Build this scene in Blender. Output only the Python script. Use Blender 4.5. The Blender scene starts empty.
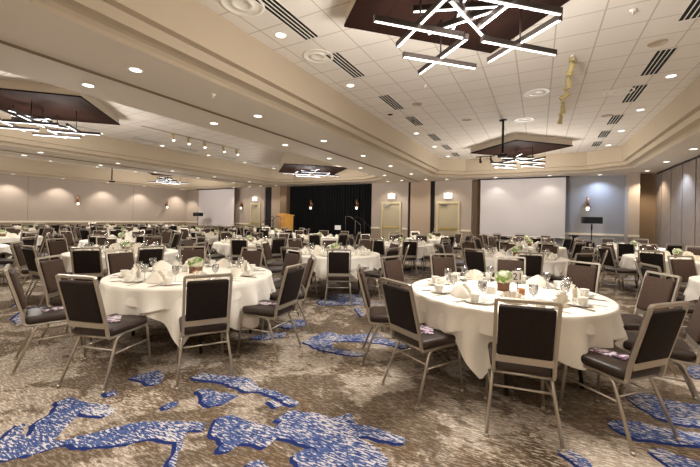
import bpy, bmesh, math, random
from mathutils import Vector, Matrix
from mathutils.geometry import tessellate_polygon
random.seed(7)
S = bpy.context.scene
C = S.collection
PI = math.pi
R = math.radians

# ------------------------------------------------------------------ camera
FPX, YAW, ROLL, V0, EYE = 346.5, R(28.575), R(1.0288), 218.62, 1.40
cam = bpy.data.cameras.new('camera')
camo = bpy.data.objects.new('camera', cam)
C.objects.link(camo)
cam.sensor_width = 36
cam.lens = FPX / 700 * 36
cam.shift_y = (V0 - 233.5) / 700
cam.clip_start = 0.02
camo.matrix_world = Matrix.Translation((0, 0, EYE)) @ Matrix.Rotation(YAW, 4, 'Z') @ Matrix.Rotation(PI / 2, 4, 'X') @ Matrix.Rotation(ROLL, 4, 'Z')
S.camera = camo
_c, _s, _cr, _sr = math.cos(YAW), math.sin(YAW), math.cos(ROLL), math.sin(ROLL)


def ground(u, v, z=0.0):
    """where the line of sight through a point of the photograph meets the height z (used to survey the carpet motifs)"""
    du, dv = u - 350, v - V0
    a, b = du * _cr + dv * _sr, -du * _sr + dv * _cr
    d = -FPX * (z - EYE) / b
    x = a / FPX * d
    return (x * _c - d * _s, x * _s + d * _c)


# ------------------------------------------------------------------ materials
def srgb(r, g, b):
    f = lambda c: ((c / 255) / 12.92) if c / 255 <= .04045 else (((c / 255) + .055) / 1.055) ** 2.4
    return (f(r), f(g), f(b), 1)


def mat(name, col, rough=.6, metal=0., emit=None, estr=0., trans=0., ior=1.45, noise=0, nscale=20, bump=0, bscale=200, spec=.5, alpha=1):
    m = bpy.data.materials.new(name)
    m.use_nodes = True
    nt = m.node_tree
    b = nt.nodes['Principled BSDF']
    b.inputs['Base Color'].default_value = col
    b.inputs['Roughness'].default_value = rough
    b.inputs['Metallic'].default_value = metal
    b.inputs['Specular IOR Level'].default_value = spec
    b.inputs['IOR'].default_value = ior
    b.inputs['Transmission Weight'].default_value = trans
    b.inputs['Alpha'].default_value = alpha
    if emit:
        b.inputs['Emission Color'].default_value = emit
        b.inputs['Emission Strength'].default_value = estr
    if noise or bump:
        tc = nt.nodes.new('ShaderNodeTexCoord')
    if noise:
        n = nt.nodes.new('ShaderNodeTexNoise')
        n.inputs['Scale'].default_value = nscale
        n.inputs['Detail'].default_value = 5
        nt.links.new(tc.outputs['Object'], n.inputs['Vector'])
        mx = nt.nodes.new('ShaderNodeMix')
        mx.data_type = 'RGBA'
        mx.inputs[6].default_value = [c * (1 - noise) for c in col[:3]] + [1]
        mx.inputs[7].default_value = [min(1, c * (1 + noise)) for c in col[:3]] + [1]
        nt.links.new(n.outputs['Fac'], mx.inputs[0])
        nt.links.new(mx.outputs[2], b.inputs['Base Color'])
    if bump:
        n2 = nt.nodes.new('ShaderNodeTexNoise')
        n2.inputs['Scale'].default_value = bscale
        nt.links.new(tc.outputs['Object'], n2.inputs['Vector'])
        bp = nt.nodes.new('ShaderNodeBump')
        bp.inputs['Strength'].default_value = bump
        bp.inputs['Distance'].default_value = .01
        nt.links.new(n2.outputs['Fac'], bp.inputs['Height'])
        nt.links.new(bp.outputs['Normal'], b.inputs['Normal'])
    return m


class NG:
    """small helper to write node networks"""
    def __init__(self, m):
        self.nt = m.node_tree

    def n(self, t, **kw):
        o = self.nt.nodes.new(t)
        for k, v in kw.items():
            setattr(o, k, v)
        return o

    def l(self, a, b):
        self.nt.links.new(a, b)

    def math(self, op, a, b=None, c=None):
        o = self.n('ShaderNodeMath', operation=op)
        for i, x in enumerate((a, b, c)):
            if x is None:
                continue
            if isinstance(x, (int, float)):
                o.inputs[i].default_value = x
            else:
                self.l(x, o.inputs[i])
        return o.outputs[0]

    def mix(self, f, a, b):
        o = self.n('ShaderNodeMix', data_type='RGBA')
        for i, x in ((0, f), (6, a), (7, b)):
            if isinstance(x, (int, float, tuple)):
                o.inputs[i].default_value = x
            else:
                self.l(x, o.inputs[i])
        return o.outputs[2]

    def ramp(self, f, lo, hi):
        o = self.n('ShaderNodeMapRange', clamp=True)
        o.interpolation_type = 'SMOOTHSTEP'
        self.l(f, o.inputs[0])
        o.inputs[1].default_value = lo
        o.inputs[2].default_value = hi
        return o.outputs[0]

    def noise(self, vec, scale, detail=4, rough=.5, dist=0):
        o = self.n('ShaderNodeTexNoise')
        o.inputs['Scale'].default_value = scale
        o.inputs['Detail'].default_value = detail
        o.inputs['Roughness'].default_value = rough
        o.inputs['Distortion'].default_value = dist
        self.l(vec, o.inputs['Vector'])
        return o.outputs['Fac']

    def mapping(self, vec, loc=(0, 0, 0), rot=(0, 0, 0), scale=(1, 1, 1)):
        o = self.n('ShaderNodeMapping')
        o.inputs['Location'].default_value = loc
        o.inputs['Rotation'].default_value = rot
        o.inputs['Scale'].default_value = scale
        self.l(vec, o.inputs['Vector'])
        return o.outputs[0]


BLUE, BLUE_DARK, CARPET_PALE = srgb(62, 80, 134), srgb(36, 50, 104), srgb(205, 198, 192)


def carpet_material():
    m = mat('carpet', srgb(120, 100, 80), .95, spec=.1)
    g = NG(m)
    b = m.node_tree.nodes['Principled BSDF']
    tc = g.n('ShaderNodeTexCoord').outputs['Object']
    big = g.noise(g.mapping(tc, loc=(3, 7, 0)), 1.15, 6, .62, .5)
    mid = g.noise(g.mapping(tc, rot=(0, 0, -.7), scale=(1, 1.7, 1)), 4.2, 6, .72, .3)
    mid2 = g.noise(g.mapping(tc, loc=(9, 4, 0)), 2.3, 6, .68, .6)
    streak = g.noise(g.mapping(tc, rot=(0, 0, -.7), scale=(7, 52, 1)), 1.7, 3, .65)
    dash = g.noise(g.mapping(tc, loc=(2, 2, 0), rot=(0, 0, -.7), scale=(10, 44, 1)), 1.7, 3, .6)
    fine = g.noise(tc, 62, 3, .7)
    pale = g.ramp(g.math('ADD', g.math('MULTIPLY', big, .7), g.math('MULTIPLY', mid, .3)), .475, .525)
    base = g.mix(pale, srgb(106, 91, 75), srgb(168, 154, 139))
    a = g.mix(g.math('MULTIPLY', g.ramp(mid2, .53, .57), .8), base, srgb(112, 92, 70))
    a = g.mix(g.math('MULTIPLY', g.ramp(mid2, .61, .64), .75), a, srgb(78, 62, 49))
    a = g.mix(g.math('MULTIPLY', g.ramp(dash, .50, .57), g.math('ADD', .22, g.math('MULTIPLY', pale, .55))), a, srgb(222, 208, 190))
    a = g.mix(g.math('MULTIPLY', g.ramp(streak, .46, .38), .5), a, srgb(92, 74, 58))
    a = g.mix(g.math('MULTIPLY', g.ramp(fine, .5, .62), .38), a, srgb(76, 62, 50))
    # repeating brush strokes further down the hall
    sep = g.n('ShaderNodeSeparateXYZ')
    g.l(tc, sep.inputs[0])
    far = g.math('MAXIMUM', g.ramp(sep.outputs[1], 4.6, 5.2), g.math('MAXIMUM', g.ramp(g.math('MULTIPLY', sep.outputs[0], -1), 4.5, 5.0), g.ramp(sep.outputs[0], 2.2, 2.6)))
    bl = g.noise(g.mapping(tc, loc=(11, 2, 0), rot=(0, 0, .5), scale=(1, 1.9, 1)), .62, 3, .55, .8)
    bl2 = g.noise(g.mapping(tc, loc=(11.03, 2.05, 0), rot=(0, 0, .5), scale=(1, 1.9, 1)), .62, 3, .55, .8)
    body = g.math('MULTIPLY', g.ramp(bl, .585, .60), far)
    edge = g.math('MULTIPLY', g.ramp(bl2, .585, .60), far)
    a = g.mix(edge, a, BLUE_DARK)
    inner = g.mix(g.ramp(streak, .42, .58), BLUE, CARPET_PALE)
    a = g.mix(body, a, inner)
    g.l(a, b.inputs['Base Color'])
    bp = g.n('ShaderNodeBump')
    bp.inputs['Strength'].default_value = .25
    bp.inputs['Distance'].default_value = .01
    g.l(g.noise(tc, 260, 2), bp.inputs['Height'])
    g.l(bp.outputs['Normal'], b.inputs['Normal'])
    return m


def motif_material():
    m = mat('carpet_motif', BLUE, .95, spec=.1)
    g = NG(m)
    b = m.node_tree.nodes['Principled BSDF']
    tc = g.n('ShaderNodeTexCoord').outputs['Object']
    streak = g.noise(g.mapping(tc, rot=(0, 0, -.7), scale=(11, 56, 1)), 1.6, 3, .7)
    dash = g.noise(g.mapping(tc, loc=(4, 1, 0), rot=(0, 0, -.75), scale=(13, 50, 1)), 1.6, 2, .6)
    patch = g.noise(tc, 3.2, 3, .6)
    a = g.mix(g.ramp(streak, .40, .55), srgb(44, 60, 112), srgb(84, 102, 148))
    f = g.math('ADD', dash, g.math('MULTIPLY', g.math('SUBTRACT', patch, .5), .45))
    a = g.mix(g.ramp(f, .52, .57), a, srgb(206, 201, 200))
    g.l(a, b.inputs['Base Color'])
    return m


def tile_material():
    m = mat('ceiling_tile', srgb(222, 214, 204), .85, spec=.2)
    g = NG(m)
    b = m.node_tree.nodes['Principled BSDF']
    tc = g.n('ShaderNodeTexCoord').outputs['Object']
    sep = g.n('ShaderNodeSeparateXYZ')
    g.l(tc, sep.inputs[0])
    lines = None
    for ax, off in ((0, .155), (1, .50)):
        fr = g.math('FRACT', g.math('DIVIDE', g.math('ADD', sep.outputs[ax], 50 * .497 - off), .497))
        d = g.math('MINIMUM', fr, g.math('SUBTRACT', 1, fr))
        l = g.ramp(d, .026, .010)
        lines = l if lines is None else g.math('MAXIMUM', lines, l)
    fl = g.noise(tc, 60, 3, .7)
    a = g.mix(g.math('MULTIPLY', g.ramp(fl, .5, .7), .12), srgb(226, 218, 208), srgb(194, 184, 170))
    a = g.mix(g.math('MULTIPLY', lines, .6), a, srgb(158, 144, 124))
    g.l(a, b.inputs['Base Color'])
    return m


def wood_material():
    m = mat('dark_wood', srgb(62, 36, 26), .8, spec=.08)
    g = NG(m)
    b = m.node_tree.nodes['Principled BSDF']
    tc = g.n('ShaderNodeTexCoord').outputs['Object']
    n = g.noise(g.mapping(tc, rot=(0, 0, R(45)), scale=(1.5, 22, 1)), 2, 4, .6, .4)
    sep = g.n('ShaderNodeSeparateXYZ')
    g.l(g.mapping(tc, rot=(0, 0, R(45))), sep.inputs[0])
    fr = g.math('FRACT', g.math('DIVIDE', g.math('ADD', sep.outputs[1], 10), .52))
    a = g.mix(n, srgb(24, 13, 10), srgb(44, 26, 19))
    a = g.mix(g.ramp(g.math('MINIMUM', fr, g.math('SUBTRACT', 1, fr)), .02, .008), a, srgb(24, 14, 10))
    g.l(a, b.inputs['Base Color'])
    return m


def fabric_material(name, c1, c2, sc=(70, 420, 200)):
    m = mat(name, c1, .75, spec=.25)
    g = NG(m)
    b = m.node_tree.nodes['Principled BSDF']
    tc = g.n('ShaderNodeTexCoord').outputs['Object']
    n = g.noise(g.mapping(tc, scale=sc), 1, 3, .6)
    g.l(g.mix(g.ramp(n, .35, .65), c1, c2), b.inputs['Base Color'])
    return m


def brochure_material():
    m = mat('brochure', srgb(225, 215, 220), .35)
    g = NG(m)
    b = m.node_tree.nodes['Principled BSDF']
    tc = g.n('ShaderNodeTexCoord').outputs['Object']
    n = g.noise(g.mapping(tc, scale=(9, 22, 1)), 1.3, 3, .6)
    a = g.mix(g.ramp(n, .44, .50), srgb(120, 70, 105), srgb(226, 214, 222))
    n2 = g.noise(g.mapping(tc, loc=(5, 1, 0), scale=(14, 9, 1)), 1.2, 2)
    a = g.mix(g.ramp(n2, .55, .60), a, srgb(58, 50, 72))
    g.l(a, b.inputs['Base Color'])
    return m


def petal_material():
    m = mat('cream_and_green_petal', srgb(236, 238, 208), .7)
    g = NG(m)
    b = m.node_tree.nodes['Principled BSDF']
    tc = g.n('ShaderNodeTexCoord').outputs['Object']
    n = g.noise(tc, 16, 3, .6)
    g.l(g.mix(g.ramp(n, .44, .58), srgb(240, 238, 216), srgb(138, 168, 84)), b.inputs['Base Color'])
    return m


def glass_material():
    m = mat('clear_glass', (1, 1, 1, 1), .02)
    g = NG(m)
    out = m.node_tree.nodes['Material Output']
    tr = g.n('ShaderNodeBsdfTransparent')
    tr.inputs[0].default_value = (.88, .88, .88, 1)
    gl = g.n('ShaderNodeBsdfGlossy')
    gl.inputs['Roughness'].default_value = .04
    lw = g.n('ShaderNodeLayerWeight')
    lw.inputs[0].default_value = .35
    mx = g.n('ShaderNodeMixShader')
    g.l(g.math('ADD', g.math('MULTIPLY', lw.outputs['Facing'], .85), .06), mx.inputs[0])
    g.l(tr.outputs[0], mx.inputs[1])
    g.l(gl.outputs[0], mx.inputs[2])
    g.l(mx.outputs[0], out.inputs['Surface'])
    return m


M = dict(
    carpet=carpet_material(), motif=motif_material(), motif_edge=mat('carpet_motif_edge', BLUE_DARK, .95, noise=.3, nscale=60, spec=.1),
    tile=tile_material(), wood=wood_material(),
    plaster=mat('ceiling_plaster', srgb(212, 201, 186), .8, noise=.02, nscale=3, spec=.2),
    bulk=mat('bulkhead_paint', srgb(180, 164, 142), .8, noise=.02, nscale=3, spec=.2),
    wall=mat('wallcovering', srgb(168, 154, 142), .8, noise=.03, nscale=30, spec=.2),
    pocket=mat('pocket_leaf', srgb(166, 146, 126), .8, noise=.03, nscale=30, spec=.2),
    wall_grey=mat('blue_lit_wallcovering', srgb(150, 148, 150), .8, noise=.03, nscale=30, spec=.2),  # wallcovering greyed so the colour helps carry the bluish light
    wall_low=mat('wainscot', srgb(160, 142, 122), .8, noise=.03, nscale=30, spec=.2),
    trim=mat('painted_trim', srgb(224, 212, 190), .5, spec=.3),
    taupe=mat('pilaster_paint', srgb(128, 106, 84), .8, spec=.2),
    cream=mat('door_paint', srgb(190, 178, 142), .5, spec=.3),
    door=mat('door_leaf', srgb(170, 157, 130), .5, spec=.3),
    brass=mat('brass', srgb(205, 180, 110), .3, 1.0),
    panel=fabric_material('partition_panel', srgb(118, 106, 97), srgb(134, 121, 111), (40, 40, 4)),
    dark=mat('dark_seam', srgb(20, 16, 14), .8),
    drape=fabric_material('black_drape', srgb(4, 4, 5), srgb(8, 8, 9), (26, 26, .6)),
    black=mat('black_plastic', srgb(12, 12, 13), .55, spec=.3),
    blackmetal=mat('black_metal', srgb(26, 25, 26), .4, .6),
    grille=mat('speaker_grille', srgb(7, 7, 8), .7, bump=.4, bscale=300),
    slot=mat('slot_dark', srgb(8, 7, 6), .9),
    white=mat('white_paint', srgb(232, 226, 214), .5, spec=.3),
    screen=mat('screen_fabric', srgb(206, 199, 198), .85, spec=.1),
    metal=mat('champagne_metal', srgb(188, 178, 163), .36, .7),
    vinyl=mat('dark_brown_vinyl', srgb(52, 39, 32), .45, noise=.12, nscale=60, bump=.08, bscale=500),
    backcloth=fabric_material('brown_back_shaded', srgb(26, 19, 17), srgb(42, 32, 27)),  # rear of the chair back, its shade painted into the tone
    backfront=fabric_material('brown_back_lit', srgb(66, 50, 42), srgb(84, 66, 55)),  # front of the same back, paler: reflected light painted in
    cloth=fabric_material('table_linen', srgb(246, 240, 228), srgb(240, 233, 220), (300, 300, 60)),
    napkin=mat('napkin_linen', srgb(248, 242, 230), .85, spec=.2),
    china=mat('white_china', srgb(240, 236, 226), .18),
    steel=mat('cutlery_steel', srgb(190, 186, 182), .22, 1.0),
    glass=glass_material(),
    tabletop=mat('table_plywood', srgb(150, 118, 84), .6),
    tableleg=mat('table_leg_steel', srgb(60, 56, 54), .5, .6),
    leaf=mat('leaf_green', srgb(84, 126, 48), .6, noise=.3, nscale=40),
    petal=petal_material(),
    box=mat('wood_vase', srgb(120, 84, 58), .5, noise=.2, nscale=30),
    amber=mat('amber_votive', srgb(190, 130, 80), .3, trans=.4, ior=1.3),
    card=mat('card_white', srgb(238, 234, 226), .6),
    ink=mat('ink_black', srgb(16, 16, 18), .6),
    brochure=brochure_material(),
    podium=mat('honey_maple', srgb(240, 178, 84), .4, noise=.10, nscale=6),
    podium_in=mat('honey_maple_inset', srgb(222, 160, 78), .45, noise=.10, nscale=6),
    copper=mat('copper', srgb(150, 108, 82), .4, .6),
    bronze=mat('bar_housing', srgb(74, 66, 62), .35, .7),
    led=mat('led_strip', srgb(255, 250, 244), .5, emit=(1, .95, .90, 1), estr=1.8),
    led_cool=mat('led_strip_cool', srgb(250, 250, 255), .5, emit=(.86, .9, 1, 1), estr=1.8),
    lamp=mat('downlight_lens', srgb(255, 250, 240), .5, emit=(1, .96, .88, 1), estr=3),
    sconce_glow=mat('sconce_glass', srgb(255, 248, 225), .5, emit=(1, .92, .74, 1), estr=2.5),
    exitglow=mat('exit_panel', srgb(240, 248, 250), .5, emit=(.86, .97, 1, 1), estr=1.0),
    exitink=mat('exit_letter', srgb(150, 200, 190), .5, emit=(.25, .62, .52, 1), estr=.5),
    spot_body=mat('track_head_cream', srgb(190, 172, 122), .5),
    rail=mat('handrail_steel', srgb(120, 112, 104), .35, .8),
)


# ------------------------------------------------------------------ mesh builder
class MB:
    def __init__(self):
        self.v, self.f, self.m, self.sm = [], [], [], []

    def add(self, vs, fs, mi=0, smooth=False):
        o = len(self.v)
        self.v += [tuple(v) for v in vs]
        for f in fs:
            self.f.append([i + o for i in f])
            self.m.append(mi)
            self.sm.append(smooth)
        return self

    def box(self, x0, y0, z0, x1, y1, z1, mi=0, mtx=None):
        vs = [Vector((x, y, z)) for z in (z0, z1) for x, y in ((x0, y0), (x1, y0), (x1, y1), (x0, y1))]
        if mtx:
            vs = [mtx @ v for v in vs]
        return self.add(vs, [(3, 2, 1, 0), (4, 5, 6, 7), (0, 1, 5, 4), (1, 2, 6, 5), (2, 3, 7, 6), (3, 0, 4, 7)], mi)

    def rbox(self, x0, y0, z0, x1, y1, z1, r=.02, mi=0, mtx=None, seg=3, crown=0.0):
        """rounded cushion-like box: stacked rounded outlines"""
        cx, cy, hx, hy = (x0 + x1) / 2, (y0 + y1) / 2, (x1 - x0) / 2, (y1 - y0) / 2
        prof = [(r * (1 - math.cos(a)), r * (1 - math.sin(a))) for a in [i / seg * PI / 2 for i in range(seg + 1)]]
        levels = [(r - p[0] if False else r * (1 - math.sin(i / seg * PI / 2)), z0 + r * (1 - math.cos(i / seg * PI / 2))) for i, p in enumerate(prof)]
        levels += [(ins, z1 - (z - z0)) for ins, z in reversed(levels)]
        rc = min(hx, hy) * .28 if min(hx, hy) > .08 else r
        rings = []
        for ins, z in levels:
            ring = []
            for qx, qy, a0 in ((1, 1, 0), (-1, 1, 90), (-1, -1, 180), (1, -1, 270)):
                for k in range(seg + 1):
                    a = R(a0 + 90 * k / seg)
                    rr = max(rc - ins, .002)
                    ring.append(Vector((cx + qx * (hx - rc) + rr * math.cos(a), cy + qy * (hy - rc) + rr * math.sin(a), z)))
            rings.append(ring)
        n = len(rings[0])
        vs = [v for ring in rings for v in ring]
        fs = [(i * n + j, i * n + (j + 1) % n, (i + 1) * n + (j + 1) % n, (i + 1) * n + j) for i in range(len(rings) - 1) for j in range(n)]
        b0 = len(vs)
        vs.append(Vector((cx, cy, z0)))
        vs.append(Vector((cx, cy, z1 + crown)))
        fs += [(b0, (j + 1) % n, j) for j in range(n)]
        t = (len(rings) - 1) * n
        fs += [(b0 + 1, t + j, t + (j + 1) % n) for j in range(n)]
        if mtx:
            vs = [mtx @ v for v in vs]
        return self.add(vs, fs, mi, True)

    def tube(self, pts, r=.01, n=8, mi=0, ry=None, up=None, caps=True):
        pts = [Vector(p) for p in pts]
        ry = r if ry is None else ry
        vs, fs = [], []
        prev = None
        for i, p in enumerate(pts):
            t = (pts[min(i + 1, len(pts) - 1)] - pts[max(i - 1, 0)]).normalized()
            if prev is None:
                a = Vector(up) if up else (Vector((1, 0, 0)) if abs(t.x) < .8 else Vector((0, 1, 0)))
            else:
                a = prev
            a = (a - t * a.dot(t)).normalized()
            prev = a
            b = t.cross(a)
            for k in range(n):
                an = 2 * PI * (k + .5) / n
                vs.append(p + a * (r * math.cos(an)) + b * (ry * math.sin(an)))
        for i in range(len(pts) - 1):
            for k in range(n):
                fs.append((i * n + k, i * n + (k + 1) % n, (i + 1) * n + (k + 1) % n, (i + 1) * n + k))
        if caps:
            fs.append(tuple(range(n - 1, -1, -1)))
            fs.append(tuple(range((len(pts) - 1) * n, len(pts) * n)))
        return self.add(vs, fs, mi, n > 4)

    def lathe(self, prof, cx=0, cy=0, n=20, mi=0, z=0, smooth=True):
        vs, fs = [], []
        for r, h in prof:
            for k in range(n):
                a = 2 * PI * k / n
                vs.append((cx + r * math.cos(a), cy + r * math.sin(a), z + h))
        for i in range(len(prof) - 1):
            for k in range(n):
                fs.append((i * n + k, i * n + (k + 1) % n, (i + 1) * n + (k + 1) % n, (i + 1) * n + k))
        if prof[0][0] > 1e-4:
            fs.append(tuple(range(n - 1, -1, -1)))
        if prof[-1][0] > 1e-4:
            fs.append(tuple(range((len(prof) - 1) * n, len(prof) * n)))
        return self.add(vs, fs, mi, smooth)

    def prism(self, poly, z0, z1, mi=0, mtx=None):
        n = len(poly)
        vs = [Vector((x, y, z0)) for x, y in poly] + [Vector((x, y, z1)) for x, y in poly]
        fs = [tuple(range(n - 1, -1, -1)), tuple(range(n, 2 * n))] + [(i, (i + 1) % n, n + (i + 1) % n, n + i) for i in range(n)]
        if mtx:
            vs = [mtx @ v for v in vs]
        return self.add(vs, fs, mi)

    def build(self, name, mats, parent=None, loc=None, fix=True):
        me = bpy.data.meshes.new(name)
        me.from_pydata(self.v, [], self.f)
        for m in (mats if isinstance(mats, (list, tuple)) else [mats]):
            me.materials.append(M[m])
        me.polygons.foreach_set('material_index', self.m)
        me.polygons.foreach_set('use_smooth', self.sm)
        if fix:
            bm = bmesh.new()
            bm.from_mesh(me)
            bmesh.ops.recalc_face_normals(bm, faces=bm.faces)
            bm.to_mesh(me)
            bm.free()
        me.update()
        o = bpy.data.objects.new(name, me)
        C.objects.link(o)
        if parent:
            o.parent = parent
        if loc:
            o.location = loc
        return o


def fillet(pts, r=.04, seg=4):
    pts = [Vector(p) for p in pts]
    out = [pts[0]]
    for i in range(1, len(pts) - 1):
        a, b, c = pts[i - 1], pts[i], pts[i + 1]
        d1, d2 = (a - b), (c - b)
        rr = min(r, d1.length * .45, d2.length * .45)
        p, q = b + d1.normalized() * rr, b + d2.normalized() * rr
        for k in range(seg + 1):
            t = k / seg
            out.append(p * (1 - t) ** 2 + b * 2 * t * (1 - t) + q * t * t)
    out.append(pts[-1])
    return out


def tag(o, label, cat, group=None, kind=None):
    if label:
        o['label'] = label
    if cat:
        o['category'] = cat
    if group:
        o['group'] = group
    if kind:
        o['kind'] = kind
    return o


def empty(name, loc=(0, 0, 0), rz=0.):
    o = bpy.data.objects.new(name, None)
    o.empty_display_size = .1
    C.objects.link(o)
    o.location = loc
    o.rotation_euler = (0, 0, rz)
    return o


def copy_tree(o, parent=None):
    c = o.copy()
    C.objects.link(c)
    if parent:
        c.parent = parent
    for ch in KIDS.get(o.name, []):
        copy_kid = copy_tree(ch, c)
        KIDS.setdefault(c.name, []).append(copy_kid)
    return c


KIDS = {}


def kid(parent, o):
    KIDS.setdefault(parent.name, []).append(o)
    return o


def struct(o, label=None):
    o['kind'] = 'structure'
    return o


# ------------------------------------------------------------------ the room shell
XR, XL, YF, YN = 3.67, -22.4, 16.0, -0.9
ZS, ZT = 3.22, 3.9
TRACKS = [-5.05, -13.75]
SECT = [(-5.05, 3.67, -.60), (-13.75, -5.05, -9.40), (-22.4, -13.75, -18.05)]

# floor with the woven brush stroke motifs
fl = MB()
fl.add([(XL - .3, YN - .3, 0), (XR + .3, YN - .3, 0), (XR + .3, YF + .6, 0), (XL - .3, YF + .6, 0)], [(0, 1, 2, 3)], 0)


def px(origin, scale, pts):
    return [(origin[0] + x / scale, origin[1] + y / scale) for x, y in pts]


K = 662 / 180
MOTIFS = [
    px((0, 340), K, [(-120, 470), (-120, 420), (0, 370), (80, 305), (98, 312), (72, 350), (110, 350), (130, 310), (165, 285), (205, 262), (222, 222), (262, 208), (320, 232), (400, 240), (425, 260), (395, 282), (335, 278), (290, 268), (265, 300), (215, 350), (195, 372), (250, 368), (330, 345), (420, 322), (530, 300), (662, 298), (755, 305), (760, 330), (690, 336), (672, 378), (648, 460), (640, 500), (600, 500), (640, 420), (650, 375), (560, 362), (450, 385), (330, 397), (240, 385), (120, 425), (0, 442)]),
    px((0, 340), K, [(480, 140), (520, 125), (590, 112), (605, 135), (590, 160), (550, 165), (520, 150)]),
    px((0, 340), K, [(600, 245), (630, 228), (660, 230), (640, 248), (610, 255)]),
    px((0, 340), K, [(388, 195), (420, 185), (440, 200), (400, 208)]),
    px((160, 340), K, [(190, 325), (215, 285), (270, 278), (300, 290), (420, 325), (450, 300), (425, 295), (470, 262), (560, 265), (662, 300), (712, 350), (780, 385), (830, 430), (850, 480), (700, 470), (590, 440), (570, 395), (430, 360), (390, 395), (300, 380), (265, 405), (215, 410), (235, 380), (190, 345)]),
    px((160, 340), K, [(490, 420), (560, 402), (600, 440), (680, 470), (760, 520), (520, 520)]),
    px((160, 340), K, [(320, 450), (370, 440), (420, 480), (320, 500)]),
    px((160, 340), K, [(118, 138), (160, 122), (215, 130), (330, 140), (365, 175), (430, 190), (480, 215), (515, 235), (490, 245), (430, 215), (370, 190), (320, 190), (240, 160), (150, 148)]),
    px((160, 340), K, [(140, 185), (160, 180), (290, 205), (250, 230), (190, 245), (165, 235)]),
    px((160, 340), K, [(395, 225), (415, 220), (450, 240), (425, 250)]),
    px((340, 340), K, [(-40, 292), (40, 268), (60, 310), (140, 325), (235, 360), (240, 380), (200, 380), (110, 355), (40, 355), (-20, 350)]),
    px((520, 340), K, [(320, 305), (345, 295), (420, 300), (500, 320), (560, 330), (662, 345), (800, 360), (800, 410), (662, 390), (580, 385), (430, 365), (350, 330)]),
    px((520, 340), K, [(385, 200), (440, 190), (560, 225), (662, 240), (800, 260), (800, 330), (662, 320), (560, 305), (480, 275), (410, 230)]),
    px((520, 340), K, [(130, 405), (190, 405), (250, 440), (270, 480), (220, 470), (180, 440)]),
    px((520, 340), K, [(465, 405), (520, 400), (600, 430), (690, 470), (560, 470), (500, 430)]),
    px((520, 340), K, [(600, 110), (640, 90), (760, 110), (760, 150), (640, 140)]),
    px((230, 230), 10 / 3, [(245, 375), (300, 345), (330, 338), (370, 350), (400, 350), (470, 345), (500, 350), (540, 372), (610, 385), (580, 395), (500, 378), (440, 372), (385, 370), (340, 372), (345, 395), (400, 405), (460, 410), (455, 420), (390, 418), (300, 400)]),
    px((230, 230), 10 / 3, [(290, 240), (330, 215), (440, 215), (470, 235), (420, 250), (300, 250)]),
    px((230, 230), 10 / 3, [(70, 360), (120, 345), (190, 342), (185, 355), (120, 366)]),
    px((230, 230), 10 / 3, [(150, 320), (200, 300), (250, 300), (262, 316), (200, 330)]),
    px((230, 230), 10 / 3, [(415, 262), (430, 260), (450, 285), (438, 290)]),
]


def wob(poly, step=.035, amp=.012):
    out = []
    rnd = random.Random(int(abs(poly[0][0]) * 1000))
    for i, p in enumerate(poly):
        q = poly[(i + 1) % len(poly)]
        L = math.hypot(q[0] - p[0], q[1] - p[1])
        n = max(1, min(24, int(L / step)))
        for k in range(n):
            t = k / n
            a = amp if k else amp * .3
            out.append((p[0] + (q[0] - p[0]) * t + rnd.uniform(-a, a), p[1] + (q[1] - p[1]) * t + rnd.uniform(-a, a)))
    return out


def flat_poly(poly, z, mi):
    vs = [Vector((x, y, z)) for x, y in poly]
    tris = tessellate_polygon([vs])
    good = []
    for t in tris:
        a, b, c = (vs[i] for i in t)
        good.append(t if (b - a).cross(c - a).z > 0 else (t[2], t[1], t[0]))
    fl.add(vs, good, mi)


for pi_, poly in enumerate(MOTIFS):
    w = [ground(u, v) for u, v in poly]
    w = wob(w)
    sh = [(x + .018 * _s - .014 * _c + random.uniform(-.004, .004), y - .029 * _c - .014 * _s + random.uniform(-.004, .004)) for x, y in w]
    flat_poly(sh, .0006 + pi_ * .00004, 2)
    flat_poly(w, .0018 + pi_ * .0001, 1)
struct(fl.build('floor', ['carpet', 'motif', 'motif_edge'], fix=False))

# ceiling: soffit with three stepped coffers
ce = MB()
HX, Y0C, Y1C, CHX, CHY = 2.93, 0.85, 14.65, .88, .68


def octa(cx, off):
    x0, x1, y0, y1 = cx - HX - off, cx + HX + off, Y0C - off, Y1C + off
    a, b = CHX + off * .41, CHY + off * .41
    return [(x0 + a, y0), (x1 - a, y0), (x1, y0 + b), (x1, y1 - b), (x1 - a, y1), (x0 + a, y1), (x0, y1 - b), (x0, y0 + b)]


PROFILE = [(0, 3.9), (0, 3.41), (.11, 3.41), (.13, 3.295), (.235, 3.295), (.30, 3.285), (.35, 3.255), (.38, 3.22)]
for x0, x1, cx in SECT:
    rings = [[(x, y, z) for x, y in octa(cx, off)] for off, z in PROFILE]
    ce.add(rings[0], [tuple(range(8))], 1)
    for i in range(len(rings) - 1):
        ce.add(rings[i] + rings[i + 1], [(k, (k + 1) % 8, 8 + (k + 1) % 8, 8 + k) for k in range(8)], 2, False)
    o = rings[-1]
    rc = [(x0, YN, ZS), (x1, YN, ZS), (x1, YF + .45, ZS), (x0, YF + .45, ZS)]
    ce.add(o + rc, [(8, 9, 1, 0), (9, 2, 1), (9, 10, 3, 2), (10, 4, 3), (10, 11, 5, 4), (11, 6, 5), (11, 8, 7, 6), (8, 0, 7)], 0)
struct(ce.build('ceiling', ['plaster', 'tile', 'bulk'], fix=False))

# operable partition tracks
for i, x in enumerate(TRACKS):
    t = MB()
    t.box(x - .035, YN, ZS - .012, x - .012, YF, ZS + .02)
    t.box(x + .012, YN, ZS - .012, x + .035, YF, ZS + .02)
    t.box(x - .012, YN, ZS - .003, x + .012, YF, ZS + .02, 1)
    struct(t.build('trim_%d' % (i + 1), ['taupe', 'dark']))


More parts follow.
